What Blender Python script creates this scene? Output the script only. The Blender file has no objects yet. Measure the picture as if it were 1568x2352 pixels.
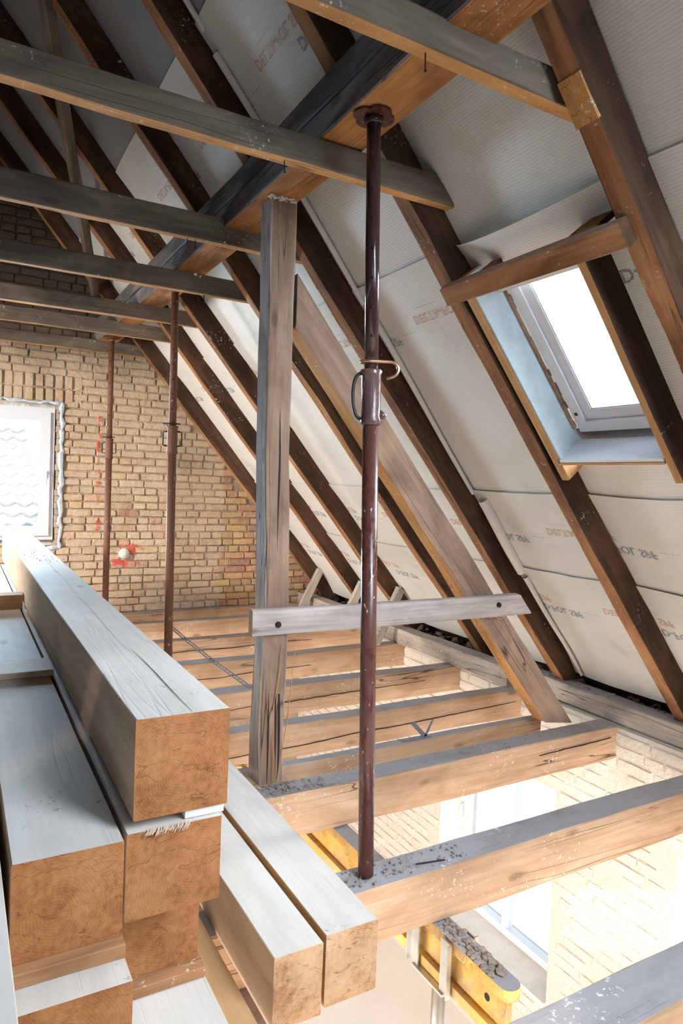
import bpy, bmesh, math, random
from math import sin, cos, tan, radians, pi, sqrt
from mathutils import Vector, Matrix, noise

# ---------------------------------------------------------------- camera, world, light, exposure
S = bpy.context.scene
COL = S.collection
S.view_settings.view_transform = 'Standard'
S.view_settings.look = 'None'
S.view_settings.gamma = 1.0
S.view_settings.use_curve_mapping = False
S.view_settings.exposure = 0.12

EYE = Vector((0, 0, 1.42))
yaw, pitch, roll = radians(29.46), radians(2.36), radians(-2.22)
F = Vector((sin(yaw) * cos(pitch), cos(yaw) * cos(pitch), -sin(pitch)))
R0 = Vector((cos(yaw), -sin(yaw), 0))
U0 = R0.cross(F)
Rv = cos(roll) * R0 - sin(roll) * U0
Uv = sin(roll) * R0 + cos(roll) * U0
cd = bpy.data.cameras.new('camera')
cd.sensor_fit = 'VERTICAL'
cd.sensor_height = 36.0
cd.lens = 24.0
cd.clip_start = 0.02
cam = bpy.data.objects.new('camera', cd)
COL.objects.link(cam)
m = Matrix((Rv, Uv, -F)).transposed().to_4x4()
m.translation = EYE
cam.matrix_world = m
S.camera = cam

W = bpy.data.worlds.new('sky')
S.world = W
W.use_nodes = True
bg = W.node_tree.nodes['Background']
bg.inputs[0].default_value = (0.80, 0.90, 1.0, 1)
bg.inputs[1].default_value = 2.2

def area(name, loc, target, sx, sy, power, color, spread=180):
    d = bpy.data.lights.new(name, 'AREA')
    d.shape = 'RECTANGLE'; d.size = sx; d.size_y = sy; d.energy = power; d.color = color; d.spread = radians(spread)
    o = bpy.data.objects.new(name, d)
    o.location = loc
    o.rotation_euler = (Vector(target) - Vector(loc)).to_track_quat('-Z', 'Y').to_euler()
    COL.objects.link(o)
    return o

# daylight of windows and skylights, plus unseen fill lamps added below and far back
area('lower_side_fill', (-3.6, 2.2, -1.1), (2.6, 2.6, -1.9), 5.0, 1.4, 470, (1.0, 0.88, 0.77))  # unseen fill lamp added on the left for warm light in the lower storey
area('lower_back_fill', (1.2, -3.2, -1.3), (2.2, 4.0, -1.3), 4.0, 1.6, 200, (1.0, 0.86, 0.74))  # unseen fill lamp added at the back, warm light from below
area('roof_window_light', (1.85, -0.25, 2.25), (0.9, 2.4, 0.2), 1.4, 1.5, 95, (0.70, 0.85, 1.0), 110)
area('far_slope_fill', (-2.70, 4.6, 2.10), (2.0, 6.8, 0.9), 1.1, 0.9, 85, (1.0, 0.94, 0.87), 80)  # unseen fill lamp added to brighten the gable wall and far bays
area('gable_window_light', (0.2, 7.75, 1.45), (0.9, 2.0, 0.6), 1.0, 1.2, 110, (0.66, 0.84, 1.0), 90)
area('skylight_light', (2.95, 2.0, 2.25), (0.8, 2.2, 0.9), 0.5, 0.8, 90, (0.82, 0.92, 1.0))
sd = bpy.data.lights.new('sun', 'SUN'); sd.energy = 3.0; sd.angle = radians(1.0); sd.color = (1.0, 0.90, 0.76)
sun = bpy.data.objects.new('sun', sd); COL.objects.link(sun)
sun.rotation_euler = Vector((0.42, 0.80, -0.40)).to_track_quat('-Z', 'Y').to_euler()

# ---------------------------------------------------------------- helpers
RNG = random.Random(7)

def link(o):
    COL.objects.link(o); return o

def tag(o, label=None, cat=None, group=None, kind=None):
    if label: o['label'] = label
    if cat: o['category'] = cat
    if group: o['group'] = group
    if kind: o['kind'] = kind
    return o

def mesh_obj(name, verts, faces, mats, parent=None, midx=None, smooth=False):
    me = bpy.data.meshes.new(name)
    me.from_pydata([tuple(v) for v in verts], [], faces)
    for mt in (mats if isinstance(mats, (list, tuple)) else [mats]):
        me.materials.append(mt)
    if midx:
        me.polygons.foreach_set('material_index', midx)
    if smooth:
        me.polygons.foreach_set('use_smooth', [True] * len(me.polygons))
    me.update()
    o = bpy.data.objects.new(name, me)
    link(o)
    if parent: o.parent = parent
    return o

def empty(name, loc=(0, 0, 0)):
    o = bpy.data.objects.new(name, None)
    o.empty_display_size = 0.05
    o.location = loc
    link(o)
    return o

class MB:
    """collects simple shapes for ONE mesh object"""
    def __init__(s): s.v = []; s.f = []; s.m = []
    def box(s, lo, hi, mi=0, mat=None):
        b = len(s.v)
        for x in (lo[0], hi[0]):
            for y in (lo[1], hi[1]):
                for z in (lo[2], hi[2]):
                    p = Vector((x, y, z))
                    s.v.append(mat @ p if mat else p)
        for q in ((0, 1, 3, 2), (4, 6, 7, 5), (0, 4, 5, 1), (2, 3, 7, 6), (0, 2, 6, 4), (1, 5, 7, 3)):
            s.f.append([b + i for i in q]); s.m.append(mi)
        return s
    def prism(s, poly, axis, a, b, mi=0):
        """poly of 2D points in the other two axes, extruded along axis from a to b"""
        n = len(poly); base = len(s.v)
        for t in (a, b):
            for p in poly:
                q = [p[0], p[1]]; q.insert(axis, t); s.v.append(Vector(q))
        s.f.append([base + i for i in range(n)][::-1]); s.m.append(mi)
        s.f.append([base + n + i for i in range(n)]); s.m.append(mi)
        for i in range(n):
            j = (i + 1) % n
            s.f.append([base + i, base + j, base + n + j, base + n + i]); s.m.append(mi)
        return s
    def tube(s, pts, r, seg=10, mi=0, cap=True):
        pts = [Vector(p) for p in pts]
        rs = r if isinstance(r, (list, tuple)) else [r] * len(pts)
        base = len(s.v)
        nrm = None
        for i, p in enumerate(pts):
            t = (pts[min(i + 1, len(pts) - 1)] - pts[max(i - 1, 0)]).normalized()
            if nrm is None:
                nrm = t.orthogonal().normalized()
            else:
                nrm = (nrm - t * nrm.dot(t)).normalized()
            bn = t.cross(nrm)
            for k in range(seg):
                a = 2 * pi * k / seg
                s.v.append(p + (nrm * cos(a) + bn * sin(a)) * rs[i])
        for i in range(len(pts) - 1):
            for k in range(seg):
                k2 = (k + 1) % seg
                s.f.append([base + i * seg + k, base + i * seg + k2, base + (i + 1) * seg + k2, base + (i + 1) * seg + k]); s.m.append(mi)
        if cap:
            s.f.append([base + k for k in range(seg)][::-1]); s.m.append(mi)
            e = base + (len(pts) - 1) * seg
            s.f.append([e + k for k in range(seg)]); s.m.append(mi)
        return s
    def build(s, name, mats, parent=None, smooth=False):
        return mesh_obj(name, s.v, s.f, mats, parent, s.m, smooth)

# ---------------------------------------------------------------- materials
class NT:
    def __init__(s, name, rough=0.8, spec=0.3, metal=0.0):
        s.mat = bpy.data.materials.new(name); s.mat.use_nodes = True
        s.t = s.mat.node_tree; s.n = s.t.nodes; s.l = s.t.links
        s.b = s.n['Principled BSDF']
        s.b.inputs['Roughness'].default_value = rough
        s.b.inputs['Specular IOR Level'].default_value = spec
        s.b.inputs['Metallic'].default_value = metal
    def set(s, sock, v):
        if hasattr(v, 'is_output'): s.l.new(v, sock)
        elif v is not None: sock.default_value = v
    def coord(s, kind='Object', rnd=True):
        c = s.n.new('ShaderNodeTexCoord').outputs[kind]
        if not rnd: return c
        r = s.n.new('ShaderNodeObjectInfo').outputs['Random']
        mu = s.math('MULTIPLY', r, 37.0)
        a = s.n.new('ShaderNodeVectorMath'); a.operation = 'ADD'
        s.l.new(c, a.inputs[0]); s.l.new(mu, a.inputs[1])
        return a.outputs[0]
    def world(s):
        return s.n.new('ShaderNodeNewGeometry').outputs['Position']
    def vscale(s, v, sc):
        a = s.n.new('ShaderNodeVectorMath'); a.operation = 'MULTIPLY'
        s.l.new(v, a.inputs[0]); a.inputs[1].default_value = sc
        return a.outputs[0]
    def noise(s, v, scale=1, detail=4, rough=.55, dist=0):
        n = s.n.new('ShaderNodeTexNoise')
        n.inputs['Scale'].default_value = scale; n.inputs['Detail'].default_value = detail
        n.inputs['Roughness'].default_value = rough; n.inputs['Distortion'].default_value = dist
        if v is not None: s.l.new(v, n.inputs['Vector'])
        return n.outputs['Fac']
    def ramp(s, f, pts):
        r = s.n.new('ShaderNodeValToRGB')
        e = r.color_ramp.elements
        while len(e) < len(pts): e.new(0.5)
        for i, (p, c) in enumerate(pts):
            e[i].position = p
            e[i].color = (c, c, c, 1) if isinstance(c, (int, float)) else (*c, 1)
        s.set(r.inputs[0], f)
        return r.outputs[0]
    def math(s, op, a, b=None, c=None):
        n = s.n.new('ShaderNodeMath'); n.operation = op
        s.set(n.inputs[0], a); s.set(n.inputs[1], b)
        if c is not None: s.set(n.inputs[2], c)
        return n.outputs[0]
    def mix(s, f, a, b, mode='MIX'):
        n = s.n.new('ShaderNodeMix'); n.data_type = 'RGBA'; n.blend_type = mode
        s.set(n.inputs[0], f)
        s.set(n.inputs[6], (*a, 1) if isinstance(a, tuple) else a)
        s.set(n.inputs[7], (*b, 1) if isinstance(b, tuple) else b)
        return n.outputs[2]
    def out(s, color, bump=None, strength=.4, dist=.01, rough=None):
        s.set(s.b.inputs['Base Color'], (*color, 1) if isinstance(color, tuple) else color)
        if bump is not None:
            b = s.n.new('ShaderNodeBump'); b.inputs['Strength'].default_value = strength
            b.inputs['Distance'].default_value = dist
            s.l.new(bump, b.inputs['Height']); s.l.new(b.outputs[0], s.b.inputs['Normal'])
        if rough is not None: s.set(s.b.inputs['Roughness'], rough)
        return s.mat

def wood(name, dark, mid, light, crack=.6, speck=0.0, speckcol=(.75, .70, .63), blotch=.5, dust=None, dustamt=0, rough=.8, grain=1.0, bump=.45):
    t = NT(name, rough, .25)
    c = t.coord()
    lo = t.noise(t.vscale(c, (1.5, 4, 4)), 1, 4, .6, .6)
    g = t.noise(t.vscale(c, (1.3 * grain, 26 * grain, 26 * grain)), 1, 5, .62, .25)
    g2 = t.noise(t.vscale(c, (5, 90, 90)), 1, 3, .6)
    gm = t.math('ADD', t.math('MULTIPLY', g, .45), t.math('ADD', t.math('MULTIPLY', g2, .25), t.math('MULTIPLY', lo, .30)))
    col = t.ramp(gm, [(.26, dark), (.50, mid), (.74, light)])
    bl = t.ramp(lo, [(.36, 1 - blotch), (.62, 1.0)])
    col = t.mix(1.0, col, bl, 'MULTIPLY')
    cr = t.noise(t.vscale(c, (.55, 13, 13)), 1, 2, .5, .15)
    crk = t.ramp(t.math('ABSOLUTE', t.math('SUBTRACT', cr, .5)), [(.0, 1.0), (.010, 0.0)])
    gate = t.ramp(t.noise(t.vscale(c, (1.1, 3, 3)), 1, 1), [(.48, 0.0), (.56, 1.0)])
    crk = t.math('MULTIPLY', crk, gate)
    col = t.mix(t.math('MULTIPLY', crk, crack), col, (.025, .014, .008))
    # knots
    v = t.n.new('ShaderNodeTexVoronoi'); v.inputs['Scale'].default_value = 1
    t.l.new(t.vscale(c, (2.2, 5.5, 5.5)), v.inputs['Vector'])
    kn = t.ramp(v.outputs['Distance'], [(.06, 1.0), (.12, 0.0)])
    col = t.mix(t.math('MULTIPLY', kn, .55), col, tuple(x * .4 for x in dark))
    if dust:
        dn = t.ramp(t.noise(t.vscale(c, (3, 8, 8)), 1, 6, .7), [(.5 - dustamt * .35, 0.0), (.75 - dustamt * .35, 1.0)])
        col = t.mix(dn, col, dust)
    if speck:
        sn = t.ramp(t.noise(c, 55, 4, .7), [(.60, 0.0), (.66, 1.0)])
        sg = t.ramp(t.noise(c, 3.0, 3, .6), [(.60 - speck * .25, 0.0), (.70 - speck * .25, 1.0)])
        col = t.mix(t.math('MULTIPLY', sn, sg), col, speckcol)
    h = t.math('SUBTRACT', gm, t.math('MULTIPLY', crk, 1.2))
    return t.out(col, h, bump, .006)

M = {}
M['collar'] = wood('weathered_grey_brown_wood', (.10, .074, .054), (.19, .148, .110), (.27, .22, .17), speck=.2)
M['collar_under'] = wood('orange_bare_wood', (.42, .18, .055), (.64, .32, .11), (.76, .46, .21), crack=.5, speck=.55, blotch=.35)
M['rafter'] = wood('dark_brown_rafter_wood', (.035, .018, .010), (.095, .046, .024), (.16, .085, .048), speck=.1, blotch=.6)
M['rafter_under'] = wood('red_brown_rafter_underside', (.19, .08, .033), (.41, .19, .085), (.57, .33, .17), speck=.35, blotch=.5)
M['purlin'] = wood('grey_purlin_wood', (.12, .105, .10), (.22, .20, .195), (.32, .295, .285), blotch=.45)
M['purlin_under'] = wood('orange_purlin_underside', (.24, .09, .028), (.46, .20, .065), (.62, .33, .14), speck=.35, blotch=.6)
M['post'] = wood('bleached_post_wood', (.26, .205, .18), (.52, .44, .40), (.68, .61, .58), crack=.95, blotch=.3, bump=.7)
M['strut'] = wood('brown_strut_wood', (.22, .125, .08), (.43, .275, .19), (.58, .42, .31), crack=.9, blotch=.4, bump=.6)
M['joist'] = wood('warm_joist_wood', (.34, .18, .10), (.50, .315, .19), (.60, .44, .32), crack=.9, speck=.3, blotch=.25)
M['joist_top'] = wood('dusty_grey_joist_top', (.20, .17, .165), (.31, .275, .27), (.42, .385, .38), crack=.4, speck=.15, blotch=.3, dust=(.34, .31, .31), dustamt=.6)
M['new'] = wood('fresh_sawn_pale_wood', (.42, .29, .19), (.57, .43, .31), (.66, .54, .43), crack=.08, blotch=.15, rough=.7, bump=.2)
M['new_top'] = wood('lit_fresh_wood_top_with_dust', (.52, .44, .37), (.60, .53, .47), (.66, .60, .55), crack=.06, speck=.12, speckcol=(.28, .25, .24), blotch=.12, rough=.7, bump=.2)  # tops paler than the sides: daylight painted into the colour, specks are dust
M['new_orange'] = wood('orange_fresh_wood', (.38, .19, .08), (.55, .31, .14), (.66, .42, .22), crack=.3, blotch=.2, bump=.2)  # fresh wood in a deeper orange tone
M['yellow'] = wood('yellow_formwork_wood', (.50, .27, .05), (.70, .42, .10), (.80, .55, .20), crack=.3, blotch=.3, rough=.45, dust=(.30, .24, .18), dustamt=.15)
M['plate'] = wood('pale_dusty_plate_wood', (.30, .24, .20), (.52, .44, .37), (.66, .59, .52), crack=.8, speck=.5, blotch=.4)

def endgrain(name, dark, mid, light):
    t = NT(name, .75, .2)
    c0 = t.n.new('ShaderNodeTexCoord').outputs['Object']
    r = t.n.new('ShaderNodeObjectInfo').outputs['Random']
    off = t.n.new('ShaderNodeCombineXYZ')
    t.set(off.inputs[1], t.math('MULTIPLY', t.math('SUBTRACT', r, .5), .10))
    t.set(off.inputs[2], t.math('MULTIPLY', t.math('SUBTRACT', t.math('FRACT', t.math('MULTIPLY', r, 17.3)), .5), .08))
    a = t.n.new('ShaderNodeVectorMath'); a.operation = 'ADD'
    t.l.new(c0, a.inputs[0]); t.l.new(off.outputs[0], a.inputs[1])
    v = t.vscale(a.outputs[0], (0, 1, 1))
    ln = t.n.new('ShaderNodeVectorMath'); ln.operation = 'LENGTH'
    t.l.new(v, ln.inputs[0])
    wob = t.noise(v, 9, 3)
    rr = t.math('ADD', ln.outputs[1], t.math('MULTIPLY', wob, .03))
    rings = t.math('SINE', t.math('MULTIPLY', rr, 950))
    fine = t.noise(c0, 60, 4, .7)
    blot = t.noise(t.coord(), 9, 4, .6)
    f = t.math('ADD', t.math('MULTIPLY', rings, .022), t.math('ADD', t.math('MULTIPLY', fine, .4), t.math('MULTIPLY', blot, .6)))
    col = t.ramp(f, [(.32, dark), (.5, mid), (.68, light)])
    crk = t.noise(t.vscale(t.coord(), (1, 5, 16)), 1, 3)
    ck = t.ramp(t.math('ABSOLUTE', t.math('SUBTRACT', crk, .5)), [(0.0, 1.0), (.006, 0.0)])
    col = t.mix(t.math('MULTIPLY', ck, .6), col, tuple(x * .35 for x in dark))
    return t.out(col, f, .3, .004)
M['end'] = endgrain('orange_end_grain', (.17, .055, .018), (.33, .13, .045), (.44, .20, .08))
M['end_pale'] = endgrain('pale_end_grain', (.30, .13, .055), (.54, .31, .16), (.63, .40, .23))
M['end_old'] = endgrain('old_end_grain', (.16, .09, .05), (.32, .20, .12), (.45, .31, .2))

def brickmat(name, smear, smear_amt, dirty=0.0):
    t = NT(name, .9, .15)
    w = t.world()
    oi = t.n.new('ShaderNodeObjectInfo').outputs['Color']
    n1 = t.noise(w, 28, 5, .65)
    col = t.mix(t.ramp(n1, [(.3, 0.0), (.7, .55)]), oi, tuple(x * .9 for x in smear))
    sm = t.noise(w, 2.6, 5, .65)
    sm2 = t.noise(w, 14, 4, .6)
    f = t.ramp(t.math('ADD', t.math('MULTIPLY', sm, .7), t.math('MULTIPLY', sm2, .3)), [(.62 - smear_amt * .4, 0.0), (.70 - smear_amt * .2, .85)])
    if dirty:
        zx = t.n.new('ShaderNodeSeparateXYZ'); t.l.new(w, zx.inputs[0])
        xx = t.math('ADD', zx.outputs[0], t.math('MULTIPLY', sm2, .06))
        f = t.math('MULTIPLY', f, t.ramp(t.math('SUBTRACT', xx, 2.05), [(.50, 1.0), (.53, .25)]))
    col = t.mix(f, col, smear)
    if dirty:
        z = t.n.new('ShaderNodeSeparateXYZ'); t.l.new(w, z.inputs[0])
        dz = t.math('ADD', z.outputs[2], t.math('MULTIPLY', t.noise(w, 3, 4), .5))
        soot = t.ramp(t.math('MULTIPLY', t.math('SUBTRACT', dz, 2.45), 1.2), [(.1, 0.0), (.9, dirty)])
        col = t.mix(soot, col, (.05, .035, .028))
    h = t.math('ADD', n1, t.math('MULTIPLY', sm2, 1.5))
    return t.out(col, h, .7, .012)
M['brick'] = brickmat('old_yellow_brick', (.62, .48, .35), .66, .85)
M['mortar'] = brickmat('grey_lime_mortar', (.56, .43, .31), .60, .85)
M['brick_w'] = brickmat('limewashed_brick', (.66, .60, .53), 1.0)
M['mortar_w'] = brickmat('limewashed_mortar', (.62, .56, .49), 1.0)

def plain(name, col, rough=.6, spec=.3, metal=0, var=.0, sc=20, bump=0):
    t = NT(name, rough, spec, metal)
    n = t.noise(t.coord(), sc, 5, .65)
    c = t.mix(t.ramp(n, [(.35, 0.0), (.65, var)]), col, tuple(x * .45 for x in col))
    return t.out(c, n, bump, .004) if bump else t.out(c)
M['pvc'] = plain('white_window_plastic', (.72, .73, .78), .35, .5)
M['plaster'] = plain('white_plaster', (.82, .76, .68), .9, .1, 0, .25, 6, .5)
M['foam'] = plain('pale_plaster_edge', (.62, .68, .74), .9, .1, 0, .5, 30, .8)
M['lining'] = plain('pale_blue_lining_board', (.60, .70, .74), .6, .3, 0, .35, 9, .3)
M['lining_w'] = plain('white_lining_board', (.80, .82, .86), .6, .3, 0, .15, 9, .2)
M['dark'] = plain('black_iron', (.03, .026, .025), .55, .4, .3, .3)
M['nail'] = plain('rusty_nail', (.035, .022, .018), .6, .4, .6)
M['steel'] = plain('galvanised_steel', (.55, .55, .52), .38, .5, .85, .3, 14)
M['strap'] = plain('grey_steel_band', (.30, .32, .36), .5, .4, .5, .4, 30)
M['rubble'] = plain('dusty_rubble', (.33, .26, .21), .95, .1, 0, .6, 25, .6)
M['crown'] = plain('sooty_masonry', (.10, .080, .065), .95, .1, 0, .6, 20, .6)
M['white_stone'] = plain('white_plaster_lump', (.72, .68, .62), .9, .1, 0, .3, 40, .5)
M['tile'] = plain('pale_roof_tile', (.74, .73, .71), .8, .2, 0, .2)
M['floor'] = plain('white_screed', (.88, .84, .79), .8, .15, 0, .12, 3)
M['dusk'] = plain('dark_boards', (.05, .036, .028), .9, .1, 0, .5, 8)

def paintmat(name, paint, rust, amt, rough=.3, chip=(.62, .52, .42)):
    t = NT(name, rough, .5, .0)
    c = t.coord()
    n = t.noise(t.vscale(c, (1, 1, .45)), 45, 5, .7)
    lo = t.noise(c, 4, 3)
    r = t.ramp(t.math('ADD', t.math('MULTIPLY', n, .5), t.math('MULTIPLY', lo, .5)), [(.56 - amt * .3, 0.0), (.62 - amt * .3, 1.0)])
    col = t.mix(r, paint, rust)
    ch = t.ramp(t.noise(t.vscale(c, (1, 1, .5)), 60, 3, .6), [(.66, 0.0), (.69, 1.0)])
    col = t.mix(t.math('MULTIPLY', ch, .8), col, chip)
    return t.out(col, n, .2, .002, t.math('ADD', t.math('MULTIPLY', r, .18), rough))
M['prop'] = paintmat('dark_red_prop_paint', (.085, .020, .020), (.10, .034, .026), .45, .13)
M['prop_in'] = paintmat('brown_inner_tube_paint', (.045, .020, .020), (.07, .032, .022), .2, .13, (.12, .06, .05))
M['prop_far'] = paintmat('rusty_prop_paint', (.075, .026, .020), (.15, .060, .030), .8, .45)
M['cast'] = paintmat('brown_cast_iron', (.10, .055, .050), (.16, .08, .06), .2, .16, (.2, .12, .1))
M['copper'] = plain('copper_toned_pin', (.62, .32, .22), .28, .5, .8, .2)

def glassmat():
    t = NT('clear_glass')
    tr = t.n.new('ShaderNodeBsdfTransparent'); tr.inputs[0].default_value = (.93, .96, .97, 1)
    gl = t.n.new('ShaderNodeBsdfGlossy'); gl.inputs['Roughness'].default_value = .02
    mx = t.n.new('ShaderNodeMixShader'); mx.inputs[0].default_value = .06
    t.l.new(tr.outputs[0], mx.inputs[1]); t.l.new(gl.outputs[0], mx.inputs[2])
    o = [n for n in t.n if n.type == 'OUTPUT_MATERIAL'][0]
    t.l.new(mx.outputs[0], o.inputs[0])
    return t.mat
M['glass'] = glassmat()

def membrane(name='reinforced_underlay_membrane', ca=(.74, .715, .665), cb=(.82, .80, .76)):
    t = NT(name, .55, .35)
    uv = t.n.new('ShaderNodeTexCoord').outputs['UV']
    sp = t.n.new('ShaderNodeSeparateXYZ'); t.l.new(uv, sp.inputs[0])
    wy = t.math('SINE', t.math('MULTIPLY', sp.outputs[0], 2 * pi / .012))
    wu = t.math('SINE', t.math('MULTIPLY', sp.outputs[1], 2 * pi / .012))
    grid = t.math('MAXIMUM', t.math('MULTIPLY', wy, .6), wu)
    gl = t.ramp(grid, [(.55, 0.0), (.95, 1.0)])
    n = t.noise(t.world(), 3, 4, .6)
    col = t.mix(t.ramp(n, [(.35, 0.0), (.7, 1.0)]), ca, cb)
    col = t.mix(t.math('MULTIPLY', gl, .30), col, (.40, .38, .35))
    st = t.ramp(t.noise(t.world(), 1.7, 5, .7), [(.60, 0.0), (.78, .45)])
    col = t.mix(st, col, (.40, .31, .22))
    return t.out(col, gl, .25, .003)
M['mem'] = membrane()
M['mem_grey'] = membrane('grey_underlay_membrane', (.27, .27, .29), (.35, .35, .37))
def ink(name, col):
    t = NT(name, .6, .3)
    a = t.ramp(t.noise(t.world(), 90, 3, .7), [(.35, .25), (.65, .9)])
    t.set(t.b.inputs['Alpha'], a)
    return t.out(col)
M['ink_blue'] = ink('blue_grey_ink', (.20, .27, .36))
M['ink_orange'] = ink('orange_ink', (.70, .38, .25))

# ---------------------------------------------------------------- beams
def beam(name, p0, p1, w, h, mats, side=None, seed=None, cham=.006, wob=.004, cut0=0.0, cut1=0.0, parent=None, seglen=.22, wane=0):
    """timber from p0 to p1 (centre line). local X runs along it, Y its width, Z its height.
    mats: side, under, top, end. side: world direction of local Y. cut: lengthening of the lower edge at the end"""
    p0 = Vector(p0); p1 = Vector(p1)
    L = (p1 - p0).length
    X = (p1 - p0).normalized()
    Y = Vector(side if side else (0, 1, 0)); Y = (Y - X * Y.dot(X)).normalized()
    Z = X.cross(Y)
    if Z.z < 0: Z = -Z; Y = Z.cross(X)
    rnd = random.Random(seed if seed is not None else RNG.random())
    off = Vector((rnd.random() * 50, rnd.random() * 50, 0))
    n = max(2, int(L / seglen))
    c = cham
    hw, hh = w / 2, h / 2
    sec = [(-hw + c, -hh), (hw - c, -hh), (hw, -hh + c), (hw, hh - c), (hw - c, hh), (-hw + c, hh), (-hw, hh - c), (-hw, -hh + c)]
    sm = [1, 0, 0, 0, 2, 0, 0, 0]
    v = []; f = []; mi = []
    for i in range(n + 1):
        x = L * i / n
        bx = noise.noise(off + Vector((x * .9, 0, 0))) * wob * 1.6
        bz = noise.noise(off + Vector((x * .9, 9, 0))) * wob * 1.6
        for k, (yy, zz) in enumerate(sec):
            j = Vector((0, noise.noise(off + Vector((x * 3, k * 3.1, 4))), noise.noise(off + Vector((x * 3, k * 3.1, 8))))) * wob
            ex = 0
            if i == n: ex = cut1 * (-zz / h)
            if i == 0: ex = -cut0 * (-zz / h)
            y2, z2 = yy, zz
            if wane and k in (2, 3, 6, 7):
                q = max(0, noise.noise(off + Vector((x * 1.3, k * 5, 20)))) * wane
                y2 -= q * (1 if yy > 0 else -1)
            v.append((x + ex, y2 + bx + j.y, z2 + bz + j.z))
    for i in range(n):
        for k in range(8):
            k2 = (k + 1) % 8
            f.append([i * 8 + k, i * 8 + k2, (i + 1) * 8 + k2, (i + 1) * 8 + k][::-1]); mi.append(sm[k])
    f.append([k for k in range(8)]); mi.append(3)
    f.append([n * 8 + k for k in range(8)][::-1]); mi.append(3)
    o = mesh_obj(name, v, f, [M[q] for q in mats], None, mi)
    mw = Matrix((X, Y, Z)).transposed().to_4x4(); mw.translation = p0
    if parent:
        o.parent = parent
    o.matrix_world = mw
    if parent:
        o.matrix_local = parent.matrix_world.inverted() @ mw
    return o

def tbox(name, lo, hi, mats, axis='y', **k):
    """timber given as a world box, long axis x or y"""
    if axis == 'y':
        return beam(name, ((lo[0] + hi[0]) / 2, lo[1], (lo[2] + hi[2]) / 2), ((lo[0] + hi[0]) / 2, hi[1], (lo[2] + hi[2]) / 2), hi[0] - lo[0], hi[2] - lo[2], mats, side=(1, 0, 0), **k)
    return beam(name, (lo[0], (lo[1] + hi[1]) / 2, (lo[2] + hi[2]) / 2), (hi[0], (lo[1] + hi[1]) / 2, (lo[2] + hi[2]) / 2), hi[1] - lo[1], hi[2] - lo[2], mats, side=(0, 1, 0), **k)

def child_world(o, parent):
    """parent a mesh whose vertices are in world coordinates"""
    o.parent = parent
    o.matrix_local = parent.matrix_world.inverted()
    return o

def nail(parent, p, d, l=.05, r=.0022):
    o = MB().tube([p, Vector(p) + Vector(d) * l], r, 5).tube([Vector(p) + Vector(d) * l, Vector(p) + Vector(d) * (l + .003)], r * 2.2, 6).build('nail', M['nail'])
    child_world(o, parent)
    return o

def pebbles(name, spots, label, cat='rubble', mat='rubble', parent=None):
    """irregular lumps joined into one heap: spots = (x, y, z, radius)"""
    v = []; f = []
    ico = bmesh.new(); bmesh.ops.create_icosphere(ico, subdivisions=1, radius=1)
    iv = [q.co.copy() for q in ico.verts]; fi = [[q.index for q in p.verts] for p in ico.faces]
    ico.free()
    for (x, y, z, r) in spots:
        b = len(v)
        sc = Vector((RNG.uniform(.7, 1.3), RNG.uniform(.7, 1.3), RNG.uniform(.45, .9))) * r
        rot = Matrix.Rotation(RNG.random() * 6, 3, Vector((RNG.random(), RNG.random(), RNG.random() + .1)).normalized())
        for q in iv:
            u = rot @ (q * RNG.uniform(.75, 1.2))
            v.append(Vector((x + u.x * sc.x, y + u.y * sc.y, z + u.z * sc.z + r * .35)))
        f += [[b + i for i in p] for p in fi]
    o = mesh_obj(name, v, f, M[mat])
    if parent: child_world(o, parent)
    tag(o, label, cat if not parent else None, kind='stuff')
    return o

# ================================================================ THE SETTING
SL = radians(50); T = tan(SL); CS = cos(SL); SN = sin(SL)
XI = 3.765            # inner rafter plane meets z=0 here
XO = 3.955            # underlay plane
RIDGE = -0.35
def onslope(y, z=None, x=None, X0=XI):
    if z is None: z = (X0 - x) * T
    else: x = X0 - z / T
    return Vector((x, y, z))

YB = 7.15
# ---- back gable wall, brick by brick
wall = MB()
ox0, ox1, oz0, oz1 = -.14, .90, .70, 2.10
ridge_z = (XO - RIDGE) * T
xl = 2 * RIDGE - XO
wall.prism([(xl, -2.75), (XO, -2.75), (XO, 0), (XO - oz0 / T, oz0), (2 * RIDGE - XO + oz0 / T, oz0), (xl, 0)], 1, YB + .012, YB + .36)
wall.prism([(ox1, oz0), (XO - oz0 / T, oz0), (XO - oz1 / T, oz1), (ox1, oz1)], 1, YB + .012, YB + .36)
wall.prism([(2 * RIDGE - XO + oz0 / T, oz0), (ox0, oz0), (ox0, oz1), (2 * RIDGE - XO + oz1 / T, oz1)], 1, YB + .012, YB + .36)
wall.prism([(2 * RIDGE - XO + oz1 / T, oz1), (XO - oz1 / T, oz1), (RIDGE, ridge_z)], 1, YB + .012, YB + .36)
wb = wall.build('wall_back', M['mortar'])
tag(wb, 'bare brick gable wall at the far end with plaster remains', kind='structure')
wb.color = (.26, .20, .15, 1)

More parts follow.
